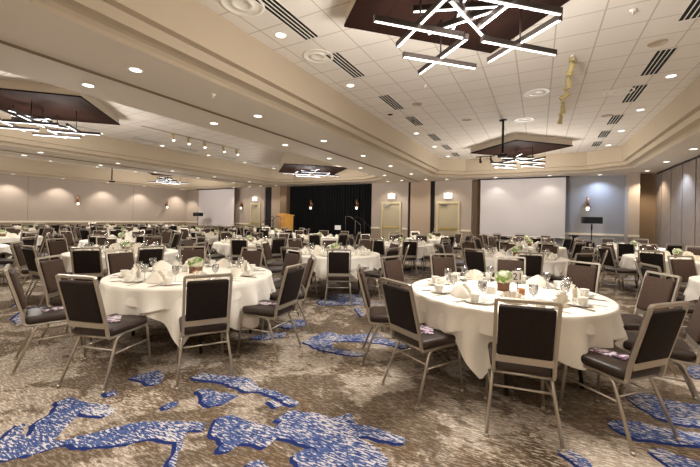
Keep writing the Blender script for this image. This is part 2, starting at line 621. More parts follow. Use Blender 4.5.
def wall_prism(name, poly, z0, z1, m):
    b = MB()
    b.prism(poly, z0, z1)
    return struct(b.build(name, [m] if isinstance(m, str) else m))


# side walls and the wall behind
wl = MB()
wl.box(XL - .2, YN, 0, XL, YF + .45, ZS, 0)
wl.box(XL - .01, YN, 0, XL + .012, YF + .45, .93, 1)
for y in (2.4, 7.49, 12.6):
    wl.box(XL - .01, y - .008, .98, XL + .003, y + .008, ZS, 2)
struct(wl.build('wall_left', ['wall', 'wall_low', 'taupe']))
tr = MB()
tr.box(XL, YN, .92, XL + .05, YF + .3, 1.0)
struct(tr.build('trim_3', 'trim'))
bb = MB()
bb.box(XL, YN, 0, XL + .02, YF + .3, .12)
struct(bb.build('baseboard_left', 'trim'))
wr = MB()
seams = [16.48 - i * .985 for i in range(18)]
for i, y in enumerate(seams[:-1]):
    y1 = min(y, YF + .4)
    wr.box(XR, seams[i + 1] + .032, .02, XR + .1, y1 - .032, ZS - .05, 0)
wr.box(XR + .02, YN, 0, XR + .2, YF + .45, ZS, 1)
wr.box(XR - .01, YN, ZS - .05, XR + .1, YF, ZS, 1)
struct(wr.build('wall_right', ['panel', 'dark']))
wall_prism('wall_near', [(XL, YN - .2), (XR + .2, YN - .2), (XR + .2, YN), (XL, YN)], 0, ZS, 'plaster')

# far wall, built left to right:  x0, x1, y, material
REC = YF + .35
FAR = [
    (XL, -16.35, REC, 'wall'),                # screen recess
    (-16.35, -14.65, YF, 'wall'),             # door wall
    (-14.1, -13.35, YF, 'leaf'),             # partition pocket leaf
    (-13.35, -12.87, YF - .12, 'taupe'),      # pilaster by the stage
    (-7.48, -5.55, YF, 'wall'),
    (-5.43, -4.47, YF, 'leaf'),
    (-4.25, -2.62, YF, 'wall'),
    (-2.62, -2.1, REC, 'taupe'),
    (-2.1, 2.82, REC, 'grey'),
    (2.82, 3.14, YF - .28, 'wall'),
    (3.14, 3.72, YF + .15, 'taupe'),
]
fw = MB()
fw.box(XL - .2, REC + .02, 0, XR + .2, REC + .3, ZS + .05, 3)
fm = {'wall': 0, 'panel': 1, 'taupe': 2, 'grey': 5, 'leaf': 6}
for x0, x1, y, m in FAR:
    fw.box(x0, y, 0, x1, REC + .02, ZS + .02, fm[m])
    if m in ('wall', 'grey'):
        fw.box(x0, y - .012, 0, x1, y, .92, 4 if m == 'wall' else 5)
# dark pocket reveals
for x0, x1 in ((-14.65, -14.1), (-5.55, -5.43), (-4.47, -4.25)):
    fw.box(x0, YF + .1, 0, x1, REC + .02, ZS + .02, 3)
struct(fw.build('wall_far', ['wall', 'panel', 'taupe', 'dark', 'wall_low', 'wall_grey', 'pocket']))
n = 4
for x0, x1, y, m in FAR:
    if m not in ('wall', 'grey'):
        continue
    doors = [d for d in ((-6.93, -5.88), (-4.17, -3.11), (-15.76, -14.95)) if x0 < d[0] < x1]
    spans = [(x0, x1)] if not doors else [(x0, doors[0][0] - .06), (doors[0][1] + .06, x1)]
    t = MB()
    for a, b in spans:
        t.box(a, y - .05, .92, b, y, 1.0)
        t.box(a, y - .02, 0, b, y, .12)
    struct(t.build('trim_%d' % n, 'trim'))
    n += 1

# doors with frames, push bars
for i, (x0, x1) in enumerate(((-4.17, -3.11), (-6.93, -5.88), (-15.76, -14.95))):
    d = MB()
    d.box(x0 + .08, YF - .025, .01, x1 - .08, YF + .02, 2.17)
    do = struct(d.build('door_%d' % (i + 1), 'door'))
    f = MB()
    f.box(x0, YF - .06, 0, x0 + .09, YF, 2.26)
    f.box(x1 - .09, YF - .06, 0, x1, YF, 2.26)
    f.box(x0 + .09, YF - .06, 2.17, x1 - .09, YF, 2.26)
    f.build('door_frame', 'cream', do)
    p = MB()
    p.box(x0 + .12, YF - .10, .98, x1 - .12, YF - .06, 1.06)
    p.box(x0 + .16, YF - .065, .99, x0 + .24, YF - .02, 1.05)
    p.box(x1 - .24, YF - .065, .99, x1 - .16, YF - .02, 1.05)
    p.build('push_bar', 'brass', do)
    h = MB()
    h.box(x0 + .2, YF - .09, 2.06, x0 + .5, YF - .025, 2.12)
    h.build('door_closer', 'rail', do)


def text_mesh(s, size, name, m, parent, loc, rot, ext=.002):
    cu = bpy.data.curves.new(name, 'FONT')
    cu.body = s
    cu.size = size
    cu.extrude = ext
    cu.align_x = 'CENTER'
    cu.align_y = 'CENTER'
    tmp = bpy.data.objects.new('tmp', cu)
    C.objects.link(tmp)
    dg = bpy.context.evaluated_depsgraph_get()
    me = bpy.data.meshes.new_from_object(tmp.evaluated_get(dg))
    bpy.data.objects.remove(tmp)
    bpy.data.curves.remove(cu)
    me.materials.clear()
    me.materials.append(M[m])
    o = bpy.data.objects.new(name, me)
    C.objects.link(o)
    o.parent = parent
    o.location = loc
    o.rotation_euler = rot
    return o


for x, z, lab in ((-3.63, 2.52, 'glowing exit sign over the door beside the projection screen nearest the folding partition'),
                  (-6.37, 2.54, 'glowing exit sign over the door beside the black stage drape'),
                  (-15.38, 2.50, 'glowing exit sign over the narrow door beyond the wooden podium')):
    e = empty('exit_sign', (x, YF - .02, z))
    b = MB()
    b.box(-.03, -.10, .12, .03, .0, .16)
    b.box(-.19, -.075, .10, .19, -.035, .13)
    b.build('mount', 'white', e)
    b = MB()
    b.box(-.18, -.062, -.12, .18, -.048, .10)
    b.build('lit_panel', 'exitglow', e)
    text_mesh('EXIT', .15, 'lettering', 'exitink', e, (0, -.063, -.01), (PI / 2, 0, 0))
    tag(e, lab, 'exit sign', 'exit signs')

# ------------------------------------------------------------------ stage
st = MB()
st.box(-12.8, 14.75, 0, -7.52, YF + .1, .5)
struct_stage = st.build('stage_riser', ['drape'])
tag(struct_stage, 'low black skirted stage riser against the far wall', 'stage')
dr = MB()
nn = 220
vs = []
for i in range(nn + 1):
    x = -12.84 + 5.33 * i / nn
    y = YF + .17 + .05 * math.sin(i * .9) + .02 * math.sin(i * .37)
    vs += [(x, y, .02), (x, y, ZS)]
dr.add(vs, [(2 * i, 2 * i + 2, 2 * i + 3, 2 * i + 1) for i in range(nn)], 0, True)
vs2 = [(x, y + .03, z) for x, y, z in vs]
dr.add(vs2, [(2 * i + 1, 2 * i + 3, 2 * i + 2, 2 * i) for i in range(nn)], 0, True)
tag(dr.build('stage_curtain', 'drape', fix=False), 'full height black pleated drape closing the back of the stage', 'curtain')

pod = empty('podium', (-12.15, 15.0, .5), R(-20))
b = MB()
b.box(-.34, -.24, .06, .34, .24, 1.0)
b.box(-.37, -.27, 0, .37, .27, .07)
b.build('body', 'podium', pod)
b = MB()
b.box(-.26, -.252, .72, .26, -.24, .92)
b.box(-.26, -.252, .14, .26, -.24, .64)
b.build('front_panel', 'podium_in', pod)
b = MB()
b.add([(-.39, -.30, 1.0), (.39, -.30, 1.0), (.39, .29, 1.0), (-.39, .29, 1.0), (-.39, -.30, 1.12), (.39, -.30, 1.12), (.39, .29, 1.04), (-.39, .29, 1.04)],
      [(3, 2, 1, 0), (4, 5, 6, 7), (0, 1, 5, 4), (1, 2, 6, 5), (2, 3, 7, 6), (3, 0, 4, 7)])
b.build('slanted_top', 'podium', pod)
tag(pod, 'honey coloured wooden podium standing on the stage', 'podium')


def stair_rail(name, x0, x1, y, ztop, zlow, m, lab, posts=True):
    e = empty(name, (0, 0, 0))
    b = MB()
    b.tube(fillet([(x0, y, zlow - .35), (x0, y, zlow), (x1, y, ztop), (x1 + (.25 if x1 > x0 else -.25), y, ztop), (x1 + (.25 if x1 > x0 else -.25), y, .5)], .03), .014, 8)
    b.build('handrail', m, e)
    b = MB()
    b.tube([(x0, y, 0.0), (x0, y, zlow - .3)], .018, 8)
    b.build('post', m, e)
    b = MB()
    b.tube([((x0 + x1) / 2, y, .25), ((x0 + x1) / 2, y, (zlow + ztop) / 2 + .0)], .014, 8)
    b.build('post', m, e)
    tag(e, lab, 'handrail', 'stage stair handrails')


stair_rail('handrail', -13.75, -13.10, 14.75, 1.44, 1.02, 'blackmetal', 'dark stair handrail in front of the door, further from the podium')
stair_rail('handrail', -12.95, -12.45, 14.55, 1.44, 1.10, 'blackmetal', 'dark stair handrail close beside the wooden podium')
stair_rail('handrail', -6.85, -7.45, 14.55, 1.48, 1.03, 'blackmetal', 'thin dark stair handrail at the door end of the stage, nearer the wall')
stair_rail('handrail', -7.42, -8.0, 14.70, 1.50, 1.12, 'rail', 'thin steel stair handrail at the door end of the stage, against the black drape')
for x0, x1, lab in ((-13.72, -12.82, 'black carpeted steps up to the stage beside the podium'), (-7.5, -6.75, 'black carpeted steps up to the stage beside the exit door')):
    b = MB()
    if x0 < -10:
        pr = [(x0, 0), (x1, 0), (x1, .42), (x1 - .3, .42), (x1 - .3, .28), (x1 - .6, .28), (x1 - .6, .14), (x0, .14)]
    else:
        pr = [(x0, 0), (x1, 0), (x1, .14), (x1 - .25, .14), (x1 - .25, .28), (x1 - .5, .28), (x1 - .5, .42), (x0, .42)]
    nP = len(pr)
    b.add([(x, 14.75, z) for x, z in pr] + [(x, 15.6, z) for x, z in pr], [tuple(range(nP)), tuple(range(2 * nP - 1, nP - 1, -1))] + [(i, nP + i, nP + (i + 1) % nP, (i + 1) % nP) for i in range(nP)])
    tag(b.build('stage_steps', 'drape'), lab, 'steps')
e = empty('display_card', (-8.86, 15.0, .5))
b = MB()
b.box(-.17, -.012, .33, .17, .012, .55)
b.build('panel', 'card', e)
b = MB()
b.tube([(0, .02, .012), (0, .02, .45)], .012, 8)
b.lathe([(.11, 0), (.11, .015), (.02, .02)], 0, .02, 16)
b.build('stand', 'blackmetal', e)
tag(e, 'small white card on a black stand in front of the stage drape', 'sign')


# ------------------------------------------------------------------ projection screens
def proj_screen(x0, x1, z0, z1, y, lab):
    e = empty('projection_screen', ((x0 + x1) / 2, y, z0))
    w, h = (x1 - x0) / 2, z1 - z0
    b = MB()
    b.box(-w, -.006, 0, w, .006, h)
    b.build('screen_surface', 'screen', e)
    b = MB()
    b.tube([(-w - .02, 0, -.01), (w + .02, 0, -.01)], .02, 10)
    b.build('bottom_bar', 'white', e)
    b = MB()
    b.box(-w - .12, -.07, h, w + .12, .07, ZS - z0 - .006)
    b.build('screen_case', 'black', e)
    tag(e, lab, 'projection screen', 'projection screens')


proj_screen(-2.24, .91, .80, 3.17, YF - .06, 'wide white projection screen beside the blue-lit wall')
proj_screen(-20.55, -17.15, .78, 3.17, YF - .06, 'white projection screen in the corner by the sconce wall')


# ------------------------------------------------------------------ loudspeakers on stands
def pa_speaker(x, y, zs, base, lab_s, lab_st):
    e = empty('speaker_stand', (x, y, 0))
    b = MB()
    b.tube([(0, 0, .3 if base else .02), (0, 0, zs - .02)], .018, 8)
    b.tube([(0, 0, zs - .22), (0, 0, zs - .02)], .026, 8)
    b.build('pole', 'blackmetal', e)
    if not base:
        for k in range(3):
            a = R(20 + 120 * k)
            b = MB()
            b.tube([(0, 0, .75), (.45 * math.cos(a), .45 * math.sin(a), .015)], .014, 6)
            b.build('leg', 'blackmetal', e)
    tag(e, lab_st, 'speaker stand', 'speaker stands')
    s = empty('loudspeaker', (x, y, zs), R(12))
    b = MB()
    b.rbox(-.29, -.15, 0, .29, .15, .23, .02)
    b.build('cabinet', 'black', s)
    b = MB()
    b.box(-.26, -.157, .02, .26, -.148, .21)
    b.build('grille', 'grille', s)
    tag(s, lab_s, 'loudspeaker', 'loudspeakers on stands')


pa_speaker(1.62, 14.6, 1.38, True, 'black loudspeaker on a pole before the blue-lit wall', 'black speaker pole rising from the subwoofer beside the wide screen')
pa_speaker(-19.25, 14.9, 1.38, False, 'black loudspeaker on a tripod before the corner projection screen', 'black tripod speaker stand before the corner projection screen')
e = empty('subwoofer', (1.60, 14.6, 0), R(8))
b = MB()
b.rbox(-.27, -.3, 0, .27, .3, .50, .02)
b.build('cabinet', 'black', e)
b = MB()
b.box(-.24, -.308, .03, .24, -.298, .47)
b.build('grille', 'grille', e)
tag(e, 'black subwoofer box on the floor under the loudspeaker pole', 'subwoofer')
e = empty('subwoofer', (1.1, 15.0, 0), R(4))
b = MB()
b.rbox(-.16, -.2, 0, .16, .2, .95, .02)
b.build('cabinet', 'black', e)
b = MB()
b.box(-.13, -.208, .03, .13, -.198, .92)
b.build('grille', 'grille', e)
tag(e, 'tall narrow black speaker cabinet at the foot of the wide screen', 'loudspeaker')

# ------------------------------------------------------------------ sconces
SC = [(XL, 9.58, 0, 'copper tube wall sconce on the long plain wall, nearer the camera'),
      (XL, 14.79, 0, 'copper tube wall sconce on the long plain wall, nearer the corner screen'),
      (1.66, REC, 1, 'copper tube wall sconce above the loudspeaker on the blue-lit wall'),
      (-16.85, REC, 1, 'copper tube wall sconce on the strip between corner screen and narrow door'),
      (-11.22, YF + .1, 1, 'lit wall sconce against the stage drape, above the podium side'),
      (-8.32, YF + .1, 1, 'lit wall sconce against the stage drape, above the white card')]
for x, y, o, lab in SC:
    e = empty('wall_sconce', (x, y, 1.98), 0 if o else PI / 2)
    b = MB()
    b.lathe([(.045, .06), (.045, .42), (.0, .42)], 0, -.13, 16)
    b.build('tube', 'copper', e)
    b = MB()
    b.lathe([(.13, .035), (.135, .045), (.13, .06), (.0, .06)], 0, -.13, 20)
    b.build('disc', 'copper', e)
    b = MB()
    b.lathe([(.0, -.10), (.045, -.09), (.055, -.03), (.055, .035), (0, .035)], 0, -.13, 16)
    b.build('glass', 'sconce_glow', e)
    b = MB()
    b.box(-.04, -.1, .1, .04, .0, .18)
    b.box(-.06, -.015, .04, .06, .0, .26)
    b.build('bracket', 'copper', e)
    tag(e, lab, 'wall lamp', 'copper wall sconces')

# ------------------------------------------------------------------ ceiling fixtures
_down = None


def downlight(x, y, z, lab, grp, lit=True, power=60, col=(1, .86, .68), spread=110, blend=.6):
    e = empty('downlight', (x, y, z))
    b = MB()
    b.lathe([(.064, -.002), (.085, -.006), (.09, 0), (.064, 0)], n=20)
    b.build('trim_ring', 'white', e)
    b = MB()
    b.lathe([(.0, -.003), (.066, -.003)], n=20)
    b.build('lens', 'lamp' if lit else 'slot', e, fix=False)
    tag(e, lab, 'downlight', grp)
    if lit and power:
        l = bpy.data.lights.new('downlight_lamp', 'SPOT')
        l.energy = power
        l.color = col
        l.spot_size = R(spread)
        l.spot_blend = blend
        l.shadow_soft_size = .07
        lo = bpy.data.objects.new('downlight_lamp', l)
        C.objects.link(lo)
        lo.location = (x, y, z - .03)
    return e


WARM = (1, .95, .87)
ordn = ['first', 'second', 'third', 'fourth', 'fifth', 'sixth', 'seventh', 'eighth', 'ninth', 'tenth']
SOFY = [2.52, 4.68, 6.86, 8.95, 11.05, 13.25, 15.3]
PW = 62
for i, y in enumerate(SOFY):
    downlight(-4.48, y, ZS, ordn[i] + ' downlight along the soffit on the near side of the nearest partition track', 'soffit downlights', power=PW, col=WARM)
    downlight(-5.63, y, ZS, ordn[i] + ' downlight along the soffit beyond the nearest partition track', 'soffit downlights', power=PW, col=WARM)
    downlight(-13.18, y, ZS, ordn[i] + ' downlight along the near edge of the second partition track', 'soffit downlights', power=PW, col=WARM)
    downlight(-14.33, y, ZS, ordn[i] + ' downlight along the far edge of the second partition track', 'soffit downlights', power=PW, col=WARM)
for i, (y, w) in enumerate(((1.0, 0), (3.0, 0), (5.1, 0), (7.2, 0), (9.2, 0), (11.24, 0), (13.25, 1), (15.3, 2))):
    downlight(3.24, y, ZS, ordn[i] + ' downlight along the soffit beside the folding partition wall', 'soffit downlights', power=PW * (3.2, 4.2, 3.6)[w], col=((1, .91, .79), (.60, .76, 1), (1, .86, .66))[w])
for i, x in enumerate((-1.6, .35, 2.0)):
    downlight(x, 15.55 if i != 2 else 15.95, ZS, ordn[i] + ' downlight in the soffit over the wide projection screen wall', 'soffit downlights', power=PW * (.5 if i < 2 else 2.6), col=WARM if i < 2 else (.56, .72, 1), spread=110 if i < 2 else 140, blend=.6 if i < 2 else .9)
for i, y in enumerate((4.6, 6.75, 8.71, 10.87, 12.95, 15.5)):
    downlight(-21.85, y, ZS, ordn[i] + ' wall washing downlight along the long sconce wall', 'soffit downlights', power=150, col=(1, .94, .84), spread=110, blend=.5)
for i, x in enumerate((-4.0, -2.6, -1.2, .2, 1.6, 2.9)):  # unseen row, added to bounce frontal light off the near wall
    downlight(x, -.35, ZS, ordn[i] + ' added fill downlight, unseen, along the wall behind the viewpoint', 'soffit downlights', power=130, col=WARM, spread=120)
for i, x in enumerate((-21.6, -16.75, -15.4, -6.4, -3.6)):
    downlight(x, 15.5, ZS, ordn[i] + ' downlight in the soffit before the far wall, from the corner screen', 'soffit downlights', power=85, col=(1, .90, .74))
for s, (x0, x1, cx) in enumerate(SECT):
    nm = ('nearest', 'middle', 'farthest bay')[s] if s < 2 else 'third'
    for i, y in enumerate((1.9, 3.7, 5.7, 7.7, 9.7, 11.7, 13.7)):
        if i == 0 and s:
            continue
        lit = not (s == 0 and i == 3)
        downlight(cx - 2.55, y, ZT, '%s downlight on the wall-side tile row of the %s coffer' % (ordn[i], ('nearest', 'middle', 'third')[s]), 'coffer downlights', lit=lit, power=PW * .9, col=WARM, spread=76, blend=.8)
        if s < 2 and i > 0:
            downlight(cx + 2.52, y, ZT, '%s downlight on the partition-side tile row of the %s coffer' % (ordn[i], ('nearest', 'middle', 'third')[s]), 'coffer downlights', power=PW * .9, col=WARM, spread=76, blend=.8)


def vent(x, y0, y1, lab):
    e = empty('air_vent', (x, (y0 + y1) / 2, ZT))
    L, w = (y1 - y0) / 2, .115
    b = MB()
    b.box(-w, -L, -.004, w, L, .0)
    b.build('slot_back', 'slot', e)
    b = MB()
    for k in range(5):
        xx = -w + k * (2 * w / 4)
        b.box(xx - .006, -L, -.009, xx + .006, L, -.004)
    for s_ in (-1, 1):
        b.box(-w - .009, s_ * L - .005, -.009, w + .009, s_ * L + .005, -.004)
    b.build('grille_blades', 'white', e)
    tag(e, lab, 'air vent', 'slot air vents')


for s, (x0, x1, cx) in enumerate(SECT[:2]):
    cof = ('nearest', 'middle')[s]
    for i, (a, b_) in enumerate(((2.5, 3.96), (4.45, 5.42), (6.43, 7.41), (8.05, 8.9), (9.95, 10.85), (11.55, 12.4), (13.05, 13.8))):
        vent(cx - 2.2, a, b_, '%s slotted air vent along the wall side of the %s coffer' % (ordn[i], cof))
    if s == 0:
        for i, (a, b_) in enumerate(((4.7, 5.65), (6.47, 7.47), (7.95, 8.97), (9.95, 10.8), (11.5, 12.35), (12.95, 13.7))):
            vent(cx + 2.17, a, b_, '%s slotted air vent along the partition side of the nearest coffer' % ordn[i])


def round_diffuser(x, y, r, lab, m='white'):
    b = MB()
    b.lathe([(r, 0), (r, -.006), (r * .86, -.009), (r * .84, -.002), (r * .52, -.002), (r * .5, -.010), (r * .36, -.010), (r * .34, -.003), (0, -.003)], n=32)
    o = b.build('round_air_diffuser', m)
    o.location = (x, y, ZT)
    tag(o, lab, 'air diffuser', 'round ceiling diffusers')


for x, y, r, lab in ((-3.04, 4.45, .24, 'white round diffuser beside the second air vent on the wall side'), (-3.1, 2.95, .26, 'white round diffuser beside the first air vent on the wall side'),
                     (-.07, 7.6, .24, 'white round diffuser in the middle of the nearest coffer'), (1.3, 8.2, .24, 'white round diffuser on the partition side of the nearest coffer'),
                     (-.35, 9.5, .24, 'white round diffuser above the projector pole')):
    round_diffuser(x, y, r, lab)


def ceil_speaker(x, y, lab, z=ZT, r=.11):
    b = MB()
    b.lathe([(r, 0), (r * .96, -.008), (r * .8, -.010), (r * .78, -.005), (0, -.005)], n=24)
    o = b.build('ceiling_speaker', 'bulk')
    o.location = (x, y, z)
    tag(o, lab, 'ceiling speaker', 'round ceiling speakers')


ceil_speaker(1.4, 6.21, 'tan round ceiling speaker beside the partition-side air vents')
ceil_speaker(-2.35, 7.25, 'tan round ceiling speaker near the third wall-side air vent')
ceil_speaker(1.35, 9.9, 'tan round ceiling speaker further along the partition-side air vents')
ceil_speaker(-1.6, 8.9, 'tan round ceiling speaker near the middle of the nearest coffer')
for x, y, z, lab in ((-4.3, 3.55, ZS, 'small white sprinkler in the soffit nearest the camera'), (-1.9, 6.3, ZT, 'small white sprinkler in the tiles beyond the big chandelier'), (.93, 5.12, ZT, 'small white sprinkler in the tiles near the first partition-side vent')):
    b = MB()
    b.lathe([(.04, 0), (.035, -.012), (.012, -.016), (.010, -.04), (.025, -.045), (0, -.047)], n=14)
    o = b.build('ceiling_sprinkler', 'white')
    o.location = (x, y, z)
    tag(o, lab, 'sprinkler', 'ceiling sprinklers')


# chandeliers under dark timber clouds
def chandelier(cx, cy, half, zp, zb, k, led, lab, grp, lab2):
    e = empty('ceiling_cloud', (cx, cy, zp))
    dia = [(0, -half), (half, 0), (0, half), (-half, 0)]
    b = MB()
    b.prism(dia, -.0, .03)
    b.build('timber_panel', 'wood', e)
    b = MB()
    b.prism([(x * .985, y * .985) for x, y in dia], .03, ZT - zp)
    b.build('white_surround', 'plaster', e)
    tag(e, lab2, 'ceiling panel', 'dark timber ceiling panels')
    c = empty('chandelier', (cx, cy, zb))
    L = .465 * k
    CR = [(-.41, -.40, 45, 0.), (-.41, .38, 45, 0.), (.41, .41, 45, 0.), (.41, -.37, 43, 0.02), (0, -.05, 77, .13), (-.05, -.22, 21, .2)]
    for x, y, a, dz in CR:
        x *= k
        y *= k
        b = MB()
        b.tube([(x, y, dz + .04), (x, y, zp - zb)], .009, 6)
        b.build('hanging_rod', 'bronze', c)
        for j, aa in enumerate((a, a - 87)):
            mt = Matrix.Translation((x, y, dz + .05 * j * (1 if j else 0))) @ Matrix.Rotation(R(aa), 4, 'Z')
            b = MB()
            b.box(-L, -.020, .010, L, .020, .060, 0, mt)
            for s_ in (-1, 1):
                b.box(s_ * L - .004, -.021, .002, s_ * L + .004, .021, .062, 0, mt)
            o = b.build('light_bar', 'bronze', c)
            b = MB()
            b.box(-L, -.011, .002, L, .011, .010, 0, mt)
            b.build('light_strip', led, o)
    tag(c, lab, 'chandelier', grp)
    l = bpy.data.lights.new('chandelier_lamp', 'POINT')  # added point lamp floating below the bars, stands in for their light
    l.energy = 330
    l.color = (1, .96, .91)
    l.shadow_soft_size = .35
    lo = bpy.data.objects.new('chandelier_lamp', l)
    C.objects.link(lo)
    lo.location = (cx, cy, zb - .42)


GC = 'crossed bar chandeliers'
chandelier(-.61, 3.6, 1.48, 3.7, 3.2, 1, 'led', 'large chandelier of crossed light bars nearest the camera', GC, 'dark timber diamond panel above the nearest chandelier')
chandelier(-.61, 12.35, 1.48, 3.7, 3.2, 1, 'led', 'small looking crossed bar chandelier before the wide projection screen', GC, 'dark timber diamond panel before the wide projection screen')
chandelier(-9.52, 3.45, 1.54, 3.7, 3.19, 1, 'led_cool', 'crossed bar chandelier of cool light over the middle bay near the camera', GC, 'dark timber diamond panel over the middle bay near the camera')
chandelier(-8.5, 12.1, 1.78, 3.42, 3.22, 1.15, 'led_cool', 'crossed bar chandelier in front of the black stage drape', GC, 'dark timber diamond panel in front of the black stage drape')
chandelier(-18.1, 12.1, 1.48, 3.7, 3.2, 1, 'led_cool', 'crossed bar chandelier in front of the corner projection screen', GC, 'dark timber diamond panel before the corner projection screen')
chandelier(-18.1, 3.5, 1.48, 3.7, 3.2, 1, 'led_cool', 'crossed bar chandelier beside the near end of the sconce wall', GC, 'dark timber diamond panel beside the near end of the sconce wall')


# projector poles
def projector(x, y, zlow, lab, lab2):
    e = empty('projector_mount', (x, y, ZT))
    b = MB()
    b.tube([(0, 0, 0), (0, 0, zlow - ZT + .1)], .028, 10)
    b.build('pole', 'blackmetal', e)
    b = MB()
    b.lathe([(.09, -.02), (.09, 0), (0, 0)], n=18)
    b.build('ceiling_plate', 'blackmetal', e)
    tag(e, lab, 'projector mount', 'projector poles')
    p = empty('ceiling_projector', (x, y, zlow), 0)
    b = MB()
    b.rbox(-.11, -.10, 0, .11, .10, .07, .012)
    b.build('body', 'black', p)
    b = MB()
    b.tube([(.04, .10, .035), (.04, .125, .035)], .022, 12)
    b.build('lens', 'blackmetal', p)
    tag(p, lab2, 'projector', 'hanging projectors')


projector(-.81, 9.3, 2.98, 'black ceiling pole in line with the wide projection screen', 'small black projector hanging before the wide projection screen')
projector(-18.9, 9.57, 3.02, 'black ceiling pole in line with the corner projection screen', 'small black projector hanging before the corner projection screen')


# track spotlights
def track(x0, y0, x1, y1, z, heads, m, lit, lab, labs, aim=(0, 1), power=0):
    b = MB()
    d = Vector((x1 - x0, y1 - y0, 0)).normalized()
    nrm = Vector((-d.y, d.x, 0)) * .018
    b.prism([(x0 - nrm.x, y0 - nrm.y), (x1 - nrm.x, y1 - nrm.y), (x1 + nrm.x, y1 + nrm.y), (x0 + nrm.x, y0 + nrm.y)], z - .025, z)
    tag(b.build('lighting_track', 'tile' if m != 'black' else 'black'), lab, 'lighting track', 'ceiling lighting tracks')
    for i, t in enumerate(heads):
        x, y = x0 + (x1 - x0) * t, y0 + (y1 - y0) * t
        e = empty('track_spotlight', (x, y, z - .025))
        a = R(50 + 25 * ((i * 7) % 3))
        dirv = (Vector((aim[0], aim[1], -1.1 - .3 * (i % 2))) + Vector((.9 * math.sin(i * 2.3), .5 * math.cos(i * 1.7), .25 * math.sin(i * 4.1))) * (1 if not lit else .2)).normalized()
        p0 = Vector((0, 0, -.13))
        b = MB()
        b.tube([(0, 0, 0), (0, 0, -.13)], .016, 8)
        b.box(-.035, -.05, -.03, .035, .05, 0)
        b.build('stem', m, e)
        b = MB()
        side = dirv.cross(Vector((0, 0, 1))).normalized()
        b.tube([p0 - dirv * .07, p0 - dirv * .06, p0 + dirv * .06, p0 + dirv * .065], .04, 12)
        b.tube([p0 + dirv * .062, p0 + dirv * .10], .05, 12)
        b.build('can', m, e)
        b = MB()
        b.tube([p0 + dirv * .098, p0 + dirv * .103], .042, 12)
        b.build('lens', 'lamp' if lit else 'black', e)
        tag(e, labs % ordn[i], 'track spotlight', 'track spotlights')
        if lit and power:
            l = bpy.data.lights.new('track_lamp', 'SPOT')
            l.energy = power
            l.color = (1, .9, .74)
            l.spot_size = R(80)
            l.spot_blend = .5
            l.shadow_soft_size = .05
            lo = bpy.data.objects.new('track_lamp', l)
            C.objects.link(lo)
            lo.location = Vector((x, y, z - .025)) + p0 + dirv * .14
            lo.rotation_euler = dirv.to_track_quat('-Z', 'Y').to_euler()


track(.40, 6.1, .40, 9.3, ZT, (.03, .22, .44, .70, .97), 'spot_body', False, 'white lighting track with cream heads beyond the nearest chandelier', '%s cream track spotlight beyond the nearest chandelier', (-.4, .7))
track(-9.8, 5.7, -9.8, 9.5, ZT, (.25, .39, .55, .76, .92), 'spot_body', True, 'white lighting track with lit heads over the middle bay', '%s lit track spotlight over the middle bay', (.9, -.3), power=60)
track(-10.2, 14.25, -9.0, 14.25, ZT, (.1, .5, .9), 'spot_body', True, 'white lighting track with lit heads before the stage', '%s lit track spotlight before the stage', (.2, -.9), power=40)
track(-2.2, 14.2, -1.5, 14.2, ZT, (.25, .8), 'black', False, 'short black lighting track at the far end of the nearest coffer', '%s black track spotlight at the far end of the nearest coffer', (0, .9))


# ------------------------------------------------------------------ banquet chairs (seat centre at origin, facing +y)
W = .178     # half width of the frame at the back


def back_x(z):      # lean of the back posts
    return -.20 - .125 * max(0, (z - .45)) / .46


